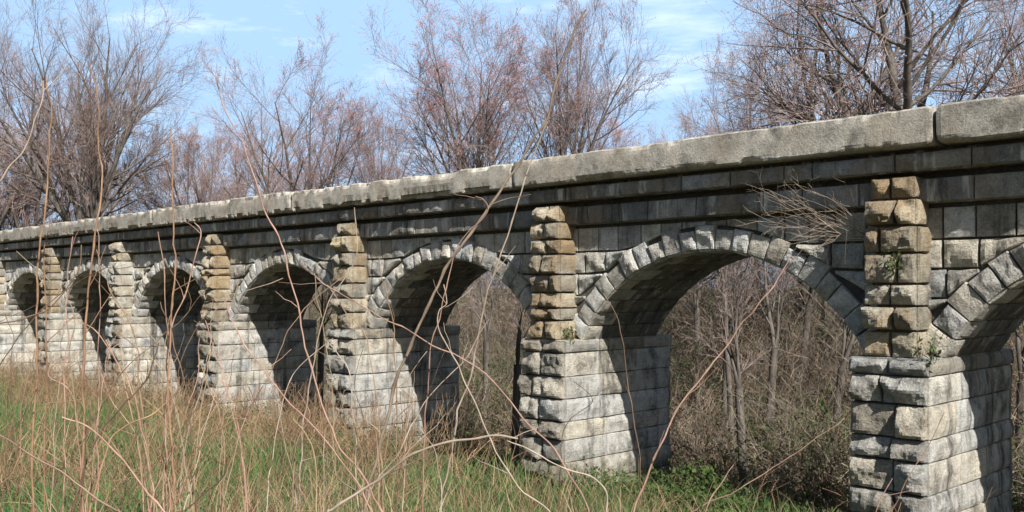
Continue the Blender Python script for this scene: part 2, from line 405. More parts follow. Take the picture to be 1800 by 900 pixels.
# coping sections
js = [4.44+6.98*i for i in range(-4, 8)]
def coping(sa, sb, i):
    x0, x1 = -sb+.026, -sa-.022
    far = sa > 24
    n = int((x1-x0)/(.07 if far else .028)); X = np.linspace(x0, x1, n+1)
    zb, zt = 5.03, 5.48+.012*math.sin(i*2.3)
    rough = .35 if sa < 7 and sb < 12 and sa < 5 and sa > -3 else 1.0
    if sa < 1: rough = .3
    prof = [(.0, zb), (-.38, zb), (-QC+.02, zb+.005), (-QC, zb+.03)]+[(-QC, zb+.03+(zt-zb-.06)*f) for f in (.06, .14, .5, .7, .85)]+[(-QC, zt-.03), (-QC+.02, zt-.006), (-QC+.12, zt), (0, zt+.015), (DEP/2, zt+.06), (DEP, zt+.015), (DEP+QC, zt), (DEP+QC, zb), (DEP, zb)]
    Pn = len(prof)
    w = np.array([0, .2, 1.0, 1.0, .75, .35, .02, .05, .3, 1.0, 1.0, .3, .2, .1, .1, 0, 0, 0])
    pr = np.array(prof)
    P3 = np.empty((n+1, Pn, 3)); P3[..., 0] = X[:, None]; P3[..., 1] = pr[None, :, 0]; P3[..., 2] = pr[None, :, 1]
    nz = fbm(P3*np.array([3.2, 3.2, 3.2])+i*7, 31, 4); n2 = fbm(P3*11+i*3, 77, 3)
    chip = np.clip(nz-.45, 0, 1)*.52*rough+(n2-.5)*.035*rough
    ybias = np.zeros(Pn); ybias[1:12] = 1
    zb_ = np.zeros(Pn); zb_[1:4] = 1; zb_[4] = .8; zb_[5] = .35; zb_[8] = -.2; zb_[9:12] = -.6
    ed = np.minimum(X-x0, x1-X)[:, None]; chip = chip+np.clip(.045-ed, 0, .1)*(.35+1.6*np.clip(n2-.4, 0, 1))*np.maximum(1, 0*w)
    P3[..., 1] += .016*math.sin(i*4.1)*ybias
    w = np.where(ed < .045, np.maximum(w, .55), w[None])
    P3[..., 1] += chip*w*ybias*.75
    P3[..., 2] += chip*w*zb_
    P3[..., 1] += (fbm(P3*6, 5, 3)-.5)*.008*ybias
    # end arrises worn
    idx = np.arange((n+1)*Pn).reshape(n+1, Pn)
    q = np.stack([idx[:-1, :-1], idx[1:, :-1], idx[1:, 1:], idx[:-1, 1:]], -1).reshape(-1, 4)
    q = np.concatenate([q, np.stack([idx[:-1, -1], idx[1:, -1], idx[1:, 0], idx[:-1, 0]], -1)])
    mb = MB(); r = np.random.RandomState(i+40)
    g = .93+.16*r.rand()
    mb.add(P3.reshape(-1, 3), q, tint=(g*1.02, g, g*.96))
    for e in (0, n):
        c = P3[e].mean(axis=0); v = np.vstack([P3[e], c[None]])
        t = [(a, (a+1) % Pn, Pn) for a in range(Pn)]
        mb.add(v, t=t if e == 0 else [x[::-1] for x in t], tint=(g, g, g))
    hang(mb.build('coping_slab', M['coping']))
for i in range(len(js)-1): coping(js[i], js[i+1], i)

# ------------------------------------------------------------------ ground
def gz(x, y):
    x = np.asarray(x, float); y = np.asarray(y, float)
    q = -y
    z = np.clip(q-1.2, 0, 14)*.150
    z = z-np.clip(q-16, 0, 60)*.02
    z = z+np.clip(y-6.0, 0, 8)*.24+np.clip(y-14, 0, 60)*.03-.85*np.clip((y-.5)/3.0, 0, 1)**1.3
    p = np.stack([x*.22, y*.22, np.zeros_like(x)], -1)
    return z+(fbm(p, 3, 3)-.5)*.45*np.clip(np.abs(y-1)/5, .15, 1)
xs = np.unique(np.concatenate([np.linspace(-60, 15, 180), np.linspace(-420, -60, 40), np.linspace(15, 260, 40)]))
ys = np.unique(np.concatenate([np.linspace(-16, 30, 130), np.linspace(30, 420, 50), np.linspace(-200, -16, 30)]))
gx, gy = np.meshgrid(xs, ys, indexing='ij')
mb = MB(); idx = np.arange(gx.size).reshape(gx.shape)
mb.add(np.stack([gx, gy, gz(gx, gy)], -1).reshape(-1, 3), np.stack([idx[:-1, :-1], idx[1:, :-1], idx[1:, 1:], idx[:-1, 1:]], -1).reshape(-1, 4))
tag(mb.build('ground', M['ground'], smooth=True), 'rough ground of leaf litter and patchy green under the viaduct', 'ground', kind='structure')

# ------------------------------------------------------------------ growing things
def unit(v): return v/(np.linalg.norm(v, axis=-1, keepdims=True)+1e-9)
def walk(r, start, d, length, rad, k, wob, trop, tip):
    Nn = len(start); pts = np.empty((Nn, k, 3)); pts[:, 0] = start; d = unit(d.copy()); st = (length/(k-1))[:, None]
    up = np.array([0, 0, 1.0])
    for i in range(1, k):
        d = unit(d+r.randn(Nn, 3)*wob+up*trop)
        pts[:, i] = pts[:, i-1]+d*st
    rr = rad[:, None]*np.linspace(1, tip, k)[None, :]
    return pts, rr
def sprout(r, pts, rad, length, per, t0, ang, ratio, rr, k, wob, trop, tip, spread=.25, rmin=.004, fall=.6):
    Nn, kk, _ = pts.shape
    pi = np.repeat(np.arange(Nn), per); n = len(pi)
    t = t0+(1-t0)*((np.tile(np.arange(per), Nn)+r.rand(n))/per)
    f = t*(kk-1); i0 = np.minimum(f.astype(int), kk-2); w = (f-i0)[:, None]
    pos = pts[pi, i0]*(1-w)+pts[pi, i0+1]*w
    tan = unit(pts[pi, i0+1]-pts[pi, i0])
    ref = unit(r.randn(n, 3)); side = unit(np.cross(tan, ref))
    a = ang*(1+spread*r.randn(n))[:, None]
    d = tan*np.cos(a)+side*np.sin(a)
    L = length[pi]*ratio*(1.15-fall*t)*(.7+.6*r.rand(n))
    R_ = np.maximum((rad[pi, i0]*(1-w[:, 0])+rad[pi, i0+1]*w[:, 0])*rr, rmin)
    p, q = walk(r, pos, d, L, R_, k, wob, trop, tip)
    return p, q, L
def tree_meshes(seed, height, width, stems=3, spread=.28, rad=.16, limbs=11, br=8, tw=6, tl=4, fork=.06, trop=.05, buds=.5, lean=(0, 0), rmin=.0045, limb_ang=.64, limb_ratio=.44, t0=.1, wob=.05, bsize=1.0):
    r = np.random.RandomState(seed)
    zf = height*fork
    p0, r0 = walk(r, np.array([[0, 0, -.3]]), np.array([[lean[0], lean[1], 1.0]]), np.array([zf+.3]), np.array([rad*1.15]), 5, .02, .1, .9)
    a = np.arange(stems)*2.4+r.rand(stems)*.8; ra = np.sqrt((np.arange(stems)+.4)/stems)
    d = np.column_stack([np.cos(a)*spread*2*ra+lean[0], np.sin(a)*spread*2*ra+lean[1], np.ones(stems)])
    L = height*(1-fork)*(.80+.2*r.rand(stems))*(1.08-.2*ra)
    p1, r1 = walk(r, np.repeat(p0[:, -1], stems, 0), d, L, np.full(stems, rad*(.95 if stems == 1 else .60))*(.7+.5*r.rand(stems)), 12, wob, .0, .12)
    p2, r2, L2 = sprout(r, p1, r1, L, limbs, t0, limb_ang, limb_ratio, .55, 8, wob*1.2, trop, .2, rmin=.011, spread=.3, fall=.45)
    p3, r3, L3 = sprout(r, p2, r2, L2, br, .2, .58, .5, .6, 6, wob*1.5, trop, .3, rmin=.0065, spread=.3, fall=.45)
    p4, r4, L4 = sprout(r, p3, r3, L3, tw, .15, .6, .6, .65, 4, wob*1.7, trop, .5, rmin=rmin)
    p5, r5, L5 = sprout(r, p4, r4, L4, tl, .1, .65, .75, .8, 3, wob*2, trop, .6, rmin=rmin*.8)
    allp = p5.reshape(-1, 3)
    top = np.percentile(allp[:, 2], 99.7); wd = (np.percentile(np.hypot(allp[:, 0], allp[:, 1]), 97))
    S = np.array([width/2/wd, width/2/wd, height/top])
    trunk, crown, bud = MB(), MB(), MB()
    tubes(trunk, p0*S, r0, 8); tubes(trunk, p1*S, r1, 7); tubes(trunk, p2*S, r2, 5)
    tubes(crown, p3*S, r3, 4, tint=(.8, .8, .82))
    tubes(crown, p4*S, r4, 3, tint=(.95, .95, .95)); tubes(crown, p5*S, r5, 3, tint=(1.1, 1.03, 1.0))
    e = np.concatenate([p5[:, -1], p5[:, 1]])*S
    hz = e[:, 2]/height; e = e[r.rand(len(e)) < buds*np.clip(hz*1.5-.2, .1, 1.2)]
    n = len(e)
    tet = np.array([[0, 0, 1.2], [.9, 0, -.4], [-.5, .8, -.4], [-.5, -.8, -.4]])
    v = e[:, None, :]+tet[None]*((.010+.016*r.rand(n))*bsize)[:, None, None]
    f = (np.arange(n)*4)[:, None, None]+np.array([[0, 1, 2], [0, 2, 3], [0, 3, 1], [1, 3, 2]])[None]
    bt = np.repeat((.7+.6*r.rand(n)), 4)[:, None]*np.ones(3)
    if n: bud.add(v.reshape(-1, 3), t=f.reshape(-1, 3), tint=bt)
    return trunk, crown, bud
def tree(name, label, loc, cat='tree', group=None, rot=0, scale=1, **kw):
    t = empty(name, tuple(loc)); t.rotation_euler = (0, 0, rot); t.scale = (scale,)*3
    a, b, c = tree_meshes(**kw)
    a.build('trunk', M['bark'], t, True); b.build('crown', M['twig'], t)
    if c.n: c.build('buds', M['bud'], t)
    return tag(t, label, cat, group)
def base_at(px, d):
    p = at(px, HY, d); p[2] = float(gz(p[0], p[1])); return p
def copy_tree(t, label, loc, rot, scale, group=None):
    r = t.copy(); C.objects.link(r); r.location = tuple(loc); r.rotation_euler = (0, 0, rot); r.scale = (scale,)*3
    r['label'] = label
    if group: r['group'] = group
    for ch in list(t.children):
        c = ch.copy(); C.objects.link(c); c.parent = r
    return r
GT = 'bare trees behind the viaduct'
T1 = tree('bare_tree', 'tall grey bare tree with steep forking limbs, left of the low reddish maple', base_at(150, 44), group=GT, seed=21, height=19, width=12, stems=8, spread=.30, rad=.30, limbs=10, br=7, tw=6, fork=.34, buds=.12, wob=.05)
T2 = tree('budding_maple', 'red-budded maple of several close stems, its crown between two gaps of open sky', base_at(540, 38), group=GT, seed=35, height=13.6, width=8.6, stems=6, spread=.27, rad=.17, limbs=9, br=7, tw=6, fork=.36, buds=.5, wob=.045)
T3 = tree('budding_maple', 'broad fan-shaped maple with the reddest crown top, above the middle of the coping', base_at(835, 36), group=GT, seed=47, height=13.9, width=8.4, stems=9, spread=.30, rad=.17, limbs=9, br=7, tw=6, fork=.36, buds=.8, wob=.03)
T4 = tree('budding_maple', 'narrower maple with straight upright stems, just right of the reddest crown', base_at(1005, 37), group=GT, seed=58, height=14.3, width=7.4, stems=7, spread=.26, rad=.16, limbs=9, br=7, tw=6, fork=.36, buds=.3, wob=.03)
T5 = tree('bare_tree', 'big dark spreading tree with thick crooked limbs above the right-hand coping', base_at(1575, 23), group=GT, seed=63, height=14.5, width=14, stems=4, spread=.26, rad=.27, limbs=10, br=8, tw=6, tl=4, buds=.3, trop=.02, fork=.32, limb_ang=.85, limb_ratio=.55, wob=.09, t0=.1)
T6 = tree('bare_tree', 'thick grey leaning tree standing next to the big dark spreading one', base_at(1455, 27), group=GT, seed=77, height=13, width=9, stems=4, spread=.3, rad=.2, limbs=9, br=7, tw=6, buds=.2, limb_ang=.75, trop=.03, wob=.08, fork=.36)
T7 = tree('sapling', 'slim dark sapling forking just above the coping right of the sky gap', base_at(1288, 21), group=GT, seed=81, height=7.2, width=3.0, stems=3, spread=.35, rad=.06, limbs=7, br=5, tw=4, fork=.62, buds=.4, limb_ang=.8, wob=.08)
copy_tree(T2, 'reddish brown tree cut by the left edge of the picture', base_at(-25, 60), 2.0, 1.35, GT)
copy_tree(T2, 'low reddish maple filling the gap behind the tall grey tree', base_at(335, 50), 4.1, .95, GT)
copy_tree(T4, 'small reddish tree showing low behind the slim dark sapling', base_at(1215, 42), 1.1, .70, GT)
copy_tree(T1, 'grey tree with fine twigs cut by the right edge of the picture', base_at(1850, 36), 2.6, .8, GT)

for (px, d, sc_, ro, src, lab) in [(445, 56, .95, 1.0, T2, 'pale small maple low behind the left side of the red-budded maple'),
        (665, 60, 1.0, 2.2, T4, 'faint grey maple low in the dip between the red-budded and the fan-shaped maples'),
        (1090, 58, .9, .4, T3, 'low faint maple right of the narrow straight-stemmed maple'),
        (1330, 48, 1.0, 3.9, T4, 'pinkish maple behind the slim dark sapling on its right side'),
        (60, 62, 1.15, .9, T2, 'brownish tree low at the left behind the tall grey tree')]:
    copy_tree(src, lab, base_at(px, d), ro, sc_, GT)

# slim trunks standing in the thicket behind the arches
TG = 'slim trunks in the thicket behind the arches'
for (px, d, hh, ln, lab) in [(903, 22, 6.0, (.03, 0), 'thin dark trunk upright in the arch left of the tan-stained middle pilaster'),
        (1310, 19, 5.4, (-.12, .1), 'slim trunk nearest the crown of the widest visible arch'),
        (1392, 24, 6.5, (.3, 0), 'leaning trunk right of centre in the widest visible arch'),
        (1455, 20, 5.2, (.22, .1), 'leaning thin trunk beside the left flank of the right-hand pilaster'),
        (1235, 26, 6.2, (-.1, 0), 'faint trunk near the dark inner wall in the widest visible arch'),
        (850, 27, 6.0, (.1, 0), 'paler thin trunk left of the upright dark one in the same arch'),
        (1345, 21, 5.8, (.05, .1), 'upright thin trunk in the middle of the widest visible arch'),
        (1268, 22, 5.6, (.16, 0), 'thin trunk leaning towards the middle of the widest visible arch'),
        (1425, 26, 6.2, (-.2, .1), 'slim trunk leaning left in the right half of the widest visible arch'),
        (560, 27, 6.0, (.08, 0), 'slim trunk in the narrow gap left of the fifth pilaster'),
        (1785, 17, 5.2, (.1, 0), 'slim trunk in the opening at the right edge of the picture')]:
    tree('young_tree', lab, base_at(px, d), group=TG, seed=int(px), height=hh, width=2.6, stems=2, spread=.15, rad=.085, limbs=7, br=5, tw=4, tl=2, fork=.45, buds=0, lean=ln, limb_ang=.7, wob=.08, rmin=.005)

# far wood beyond: one mass
r = np.random.RandomState(5); wood = MB()
a_ = tree_meshes(seed=91, height=10, width=8, stems=3, spread=.3, rad=.1, limbs=8, br=6, tw=5, tl=4, buds=0, rmin=.011)
b_ = tree_meshes(seed=92, height=11, width=7, stems=2, spread=.25, rad=.1, limbs=9, br=6, tw=5, tl=4, buds=0, rmin=.011)
def place(mbs, loc, rot, sc, out, tint=1):
    cs, sn = math.cos(rot), math.sin(rot); Rm = np.array([[cs, -sn, 0], [sn, cs, 0], [0, 0, 1]])
    for m_ in mbs:
        if not m_.n: continue
        v = np.concatenate(m_.v)@Rm.T*sc+np.asarray(loc)
        out.add(v, q=np.concatenate(m_.q), tint=np.concatenate(m_.c)*tint)
for i in range(34):
    px = -220+i*66+r.randn()*25; d = 58+r.rand()*25
    hh = 1.3 if px < 420 else (.62 if px < 1150 else .75)
    place((a_ if i % 2 else b_)[:2], base_at(px, d), r.rand()*6, hh*(.85+.3*r.rand()), wood)
tag(wood.build('woods', M['twig']), 'distant bare brown woods closing off the view behind the trees', 'woods', kind='stuff')

# thicket seen through the arches
r = np.random.RandomState(8); br = MB(); lf = MB()
n = 1500
px = 330+1600*r.rand(n); yb = 4.3+4.5*r.rand(n); cx_ = (px-CX)/F; dd = (yb+11.8)/(math.sin(TH)+cx_*math.cos(TH))
xx = -math.cos(TH)*dd+math.sin(TH)*cx_*dd
p, q = walk(r, np.column_stack([xx, yb, gz(xx, yb)-.1]), np.column_stack([r.randn(n)*.4, r.randn(n)*.4-.1, np.ones(n)]), .5+1.3*r.rand(n), .004+.006*r.rand(n), 5, .18, 0, .5)
g = (.6+.9*r.rand(n))[:, None]*np.array([1, .96, .92]); tubes(br, p, q, 3, g)
p2, q2, L2 = sprout(r, p, q, .5+1.0*r.rand(n), 6, .1, .7, .45, .7, 4, .2, 0, .5, rmin=.004); tubes(br, p2, q2, 3, np.repeat(g, 6, 0))
sel = r.rand(len(p2)) < .3*(fbm(p2[:, 0]*.8, 15, 2) > .5); leaves_low = p2[sel][:, 1:].reshape(-1, 3)
n = 4300
px = 330+1650*r.rand(n); yb = 5.0+24*r.rand(n)**1.3
# point on the ray of that column at a distance yb behind the wall
cx_ = (px-CX)/F; dd = (yb+11.8)/(math.sin(TH)+cx_*math.cos(TH))
xx = -math.cos(TH)*dd+math.sin(TH)*cx_*dd; yy = yb
start = np.column_stack([xx, yy, gz(xx, yy)-.1])
d = np.column_stack([r.randn(n)*.38, r.randn(n)*.38, np.ones(n)])
L = (1.2+3.9*r.rand(n))*np.clip(.1+yb/14, .3, 1.1)
p, q = walk(r, start, d, L, .007+.014*r.rand(n)**2.5, 6, .16, .0, .4)
wm = r.rand(n)[:, None]; g = (.45+1.1*r.rand(n)**1.3)[:, None]*(np.array([1, .92, .86])*wm+np.array([.82, .95, 1.0])*(1-wm))
tubes(br, p, q, 3, g)
p2, q2, L2 = sprout(r, p, q, L, 7, .12, .65, .42, .7, 4, .2, .02, .5, rmin=.005); tubes(br, p2, q2, 3, np.repeat(g, 7, 0))
p3, q3, L3 = sprout(r, p2, q2, L2, 3, .2, .7, .55, .8, 3, .2, .0, .5, rmin=.004); tubes(br, p3, q3, 3, np.repeat(g, 21, 0))
tag(br.build('undergrowth', M['brush']), 'tangled brown leafless thicket seen through the arches', 'undergrowth', kind='stuff')
def leaves(mb, c, size, r, tint=None):
    n = len(c); a = unit(r.randn(n, 3)); b = unit(np.cross(a, r.randn(n, 3)))
    s_ = (size*(.6+.8*r.rand(n)))[:, None]
    v = np.stack([c-a*s_, c+b*s_*.45, c+a*s_, c-b*s_*.45], 1)
    tn = (.7+.7*r.rand(n))[:, None]*np.ones(3) if tint is None else tint
    mb.add(v.reshape(-1, 3), (np.arange(n)*4)[:, None]+np.arange(4)[None], tint=np.repeat(tn, 4, 0))
cl = fbm(p3[:, 0]*np.array([.5, .5, .6]), 44, 3)
sel = (cl > .50) & (r.rand(len(cl)) < np.where(p3[:, 0, 2] < 2.6, .9, .34))
e = p3[sel][:, 1:].reshape(-1, 3)
leaves(lf, np.concatenate([e, leaves_low]), .037, r)
tag(lf.build('foliage', M['leaf']), 'small new green leaves scattered through the brown thicket', 'leaves', kind='stuff')

# ------------------------------------------------------------------ grass
def blades(mb, x, y, h, w, r, bend=.35, tint=None):
    n = len(x); z = gz(x, y)
    a = r.rand(n)*6.283; b = r.rand(n)*6.283
    wd = np.column_stack([np.cos(a), np.sin(a), np.zeros(n)])*(w*.5)[:, None]
    ld = np.column_stack([np.cos(b), np.sin(b), np.zeros(n)])*(h*bend*(.3+r.rand(n)))[:, None]
    p0 = np.column_stack([x, y, z-.03])
    up = np.zeros((n, 3)); up[:, 2] = h
    v = np.stack([p0-wd, p0+wd, p0+up*.5+ld*.3-wd*.8, p0+up*.5+ld*.3+wd*.8, p0+up*.82+ld*.75-wd*.5, p0+up*.82+ld*.75+wd*.5, p0+up+ld*1.3], 1)
    b_ = (np.arange(n)*7)[:, None, None]
    q = b_+np.array([[0, 1, 3, 2], [2, 3, 5, 4]])[None]; t = b_[:, 0]+np.array([[4, 5, 6]])
    tint = np.ones((n, 3)) if tint is None else tint
    mb.add(v.reshape(-1, 3), q.reshape(-1, 4), t.reshape(-1, 3), np.repeat(tint, 7, 0))
def sample_front(n, r, pxr=(-60, 1860), dr=(6, 34)):
    px = pxr[0]+(pxr[1]-pxr[0])*r.rand(n); d = 1/((1/dr[1])+(1/dr[0]-1/dr[1])*r.rand(n))
    d = np.where(r.rand(n) < .5, d, dr[0]+(dr[1]-dr[0])*r.rand(n))
    P = CAM[None]+FWD[None]*d[:, None]+RGT[None]*((px-CX)/F*d)[:, None]
    ok = P[:, 1] < -.1
    return P[ok, 0], P[ok, 1], px[ok]
r = np.random.RandomState(14)
x, y, px = sample_front(120000, r)
dens = fbm(np.stack([x*.5, y*.5, 0*x], -1), 61, 3)
keep = r.rand(len(x)) < np.clip((dens-.30)*4, .12, 1)
x, y, px = x[keep], y[keep], px[keep]; n = len(x)
gv = fbm(np.stack([x*.35, y*.35, 0*x], -1), 88, 2)
hgt = (.16+.34*r.rand(n)*(.6+gv))*np.clip(.55+1.1*fbm(np.stack([x*.9+3, y*.9, 0*x], -1), 52, 2), .6, 1.7)
tn = np.column_stack([.70+gv*.9*r.rand(n)**2, .85+.6*r.rand(n), .7+.5*r.rand(n)])
mb = MB(); blades(mb, x, y, hgt, .009+.009*r.rand(n), r, tint=tn)
tag(mb.build('grass', M['grass']), 'green spring grass on the bank in front of the piers', 'grass', kind='stuff')
x, y, px = sample_front(44000, r)
gv = fbm(np.stack([x*.3+9, y*.3, 0*x], -1), 18, 3)
keep = r.rand(len(x)) < np.clip((gv-.46)*7+np.clip((650-px)/1100, -.2, .35), .02, 1)
x, y = x[keep], y[keep]; n = len(x)
mb = MB(); blades(mb, x, y, .22+.6*r.rand(n)**1.6, .006+.006*r.rand(n), r, .55, (.45+.75*r.rand(n))[:, None]*np.array([1, .96, .92]))
tag(mb.build('dry_grass', M['straw']), 'tan dead grass stems standing among the green grass', 
    'dry grass', kind='stuff')

# dead brown weed stems on the bank
r = np.random.RandomState(23); wd = MB()
x, y, px = sample_front(3400, r, dr=(5, 34))
keep = r.rand(len(x)) < np.clip(1.05-px/900, .16, 1)*np.clip(fbm(np.stack([x*.6, y*.6+7, 0*x], -1), 71, 2)*5-1.9, .05, 1); x, y = x[keep], y[keep]; n = len(x)
st = np.column_stack([x, y, gz(x, y)-.05]); d = np.column_stack([r.randn(n)*.3, r.randn(n)*.3, np.ones(n)])
L = .4+.9*r.rand(n)
p, q = walk(r, st, d, L, .003+.003*r.rand(n), 5, .12, 0, .5); g = (.6+.7*r.rand(n))[:, None]*np.array([1, .9, .85]); tubes(wd, p, q, 3, g)
p2, q2, L2 = sprout(r, p, q, L, 4, .3, .6, .4, .8, 3, .2, 0, .5, rmin=.002); tubes(wd, p2, q2, 3, np.repeat(g, 4, 0))
n = 1600; s_ = 12+38*r.rand(n)**1.3; x = -s_; y = -.6-3.2*r.rand(n); cl_ = fbm(np.stack([x*.7, y*.7, 0*x], -1), 19, 2); kp = r.rand(n) < np.clip(cl_*4-1.3, .05, 1); x, y = x[kp], y[kp]; n = len(x)
p, q = walk(r, np.column_stack([x, y, gz(x, y)-.05]), np.column_stack([r.randn(n)*.25, r.randn(n)*.25, np.ones(n)]), .7+.9*r.rand(n), .004+.005*r.rand(n), 6, .12, 0, .5)
g = (.6+.8*r.rand(n))[:, None]*np.array([1, .97, .92]); tubes(wd, p, q, 3, g)
p2, q2, L2 = sprout(r, p, q, np.full(n, 1.1), 9, .15, .6, .34, .8, 4, .18, .03, .5, rmin=.003); tubes(wd, p2, q2, 3, np.repeat(g, 9, 0))
tag(wd.build('weeds', M['weed']), 'thin reddish brown dead weed stems on the grassy bank', 'weeds', kind='stuff')
# low leafy weeds round the pier feet and in clumps on the bank
lw = MB()
x, y, px = sample_front(26000, r, dr=(6, 30)); gv = fbm(np.stack([x*.7, y*.7+3, 0*x], -1), 131, 3); kp = gv > .55; x, y, gv = x[kp], y[kp], gv[kp]
leaves(lw, np.column_stack([x, y, gz(x, y)+(.05+.5*(gv-.5)*4)*r.rand(len(x))]), .03, r)
for (px, d, n, sx, h) in [(1210, 13.6, 3200, .9, .6), (1330, 12.6, 3200, .9, .55), (1420, 12.3, 1800, .7, .5), (1080, 14.2, 700, .7, .3), (800, 14.5, 1400, .9, .42), (730, 16.5, 900, .7, .4), (560, 17.5, 1100, .8, .55), (520, 14, 800, .8, .35), (960, 12.8, 500, .7, .25), (330, 14, 700, .9, .3), (1010, 15.2, 900, .8, .35), (660, 19, 1100, 1.0, .5), (430, 23, 900, 1.0, .6), (270, 27, 800, 1.2, .7), (900, 14.8, 700, .8, .35), (1480, 11.2, 700, .6, .35)]:
    c0 = at(px, HY, d); xx = c0[0]+r.randn(n)*sx; yy = c0[1]+r.randn(n)*sx*.6
    lm = fbm(np.stack([xx*1.6, yy*1.6, 0*xx], -1), 7, 2)
    leaves(lw, np.column_stack([xx, yy, gz(xx, yy)+h*lm*1.6*r.rand(n)**.7]), .035, r)
tag(lw.build('ground_cover', M['leaf']), 'patches of fresh green leafy weeds low round the pier feet', 'weeds', kind='stuff')

# ------------------------------------------------------------------ canes and stalks close to the camera
def cane(name, label, mat, d, w, pts, seed, d1=None, twigs=0, group='bramble canes and stalks before the viaduct'):
    r = np.random.RandomState(seed)
    d1 = d if d1 is None else d1
    f = np.linspace(0, 1, len(pts))
    P = [at(a, b, d+(d1-d)*t) for (a, b), t in zip(pts, f)]
    # carry the foot down to the ground
    dr = unit(P[0]-P[1]); foot = P[0].copy(); ext = []
    for _ in range(120):
        if foot[2] < gz(foot[0], foot[1])-.04: break
        dr = unit(dr*.8+np.array([0, 0, -.2])); foot = foot+dr*.06; ext.append(foot)
    P = [e for k, e in enumerate(reversed(ext)) if (len(ext)-1-k) % 3 == 2 or k == 0]+P
    P = np.array(P); Q = np.vstack([2*P[0]-P[1], P, 2*P[-1]-P[-2]]); out = []
    for i in range(1, len(Q)-2):
        for t in np.linspace(0, 1, 7)[:-1]:
            a, b, c, e = Q[i-1:i+3]
            out.append(.5*((2*b)+(-a+c)*t+(2*a-5*b+4*c-e)*t*t+(-a+3*b-3*c+e)*t**3))
    out.append(P[-1]); out = np.array(out)
    out += (np.array([fbm(out*7+k*9, seed+k, 2) for k in range(3)]).T-.5)*.034+(np.array([fbm(out*22+k*5, seed+k+40, 1) for k in range(3)]).T-.5)*.008
    k = len(out); rd = w/F*d/2*np.linspace(1.15, .45, k)*(1+.18*(r.rand(k)-.5))
    rd[::5] *= 1.35; rd[1::5] *= 1.1
    mb = MB(); tn = (.75+.5*r.rand())
    tubes(mb, out[None], rd[None], 6, (tn, tn, tn))
    o0 = out[0].copy()
    mb.v = [v-o0 for v in mb.v]
    o = mb.build(name, M[mat], smooth=True); o.location = tuple(o0)
    tag(o, label, 'stalk', group)
    if twigs:
        p, q, L2 = sprout(r, (out-o0)[None], rd[None], np.array([1.1]), twigs, .35, .7, .22, .5, 5, .14, .02, .5, rmin=.0012)
        for k in range(len(p)):
            tb = MB(); tubes(tb, p[k:k+1], q[k:k+1], 4, (tn, tn, tn)); tb.build('twig', M[mat], o, True)
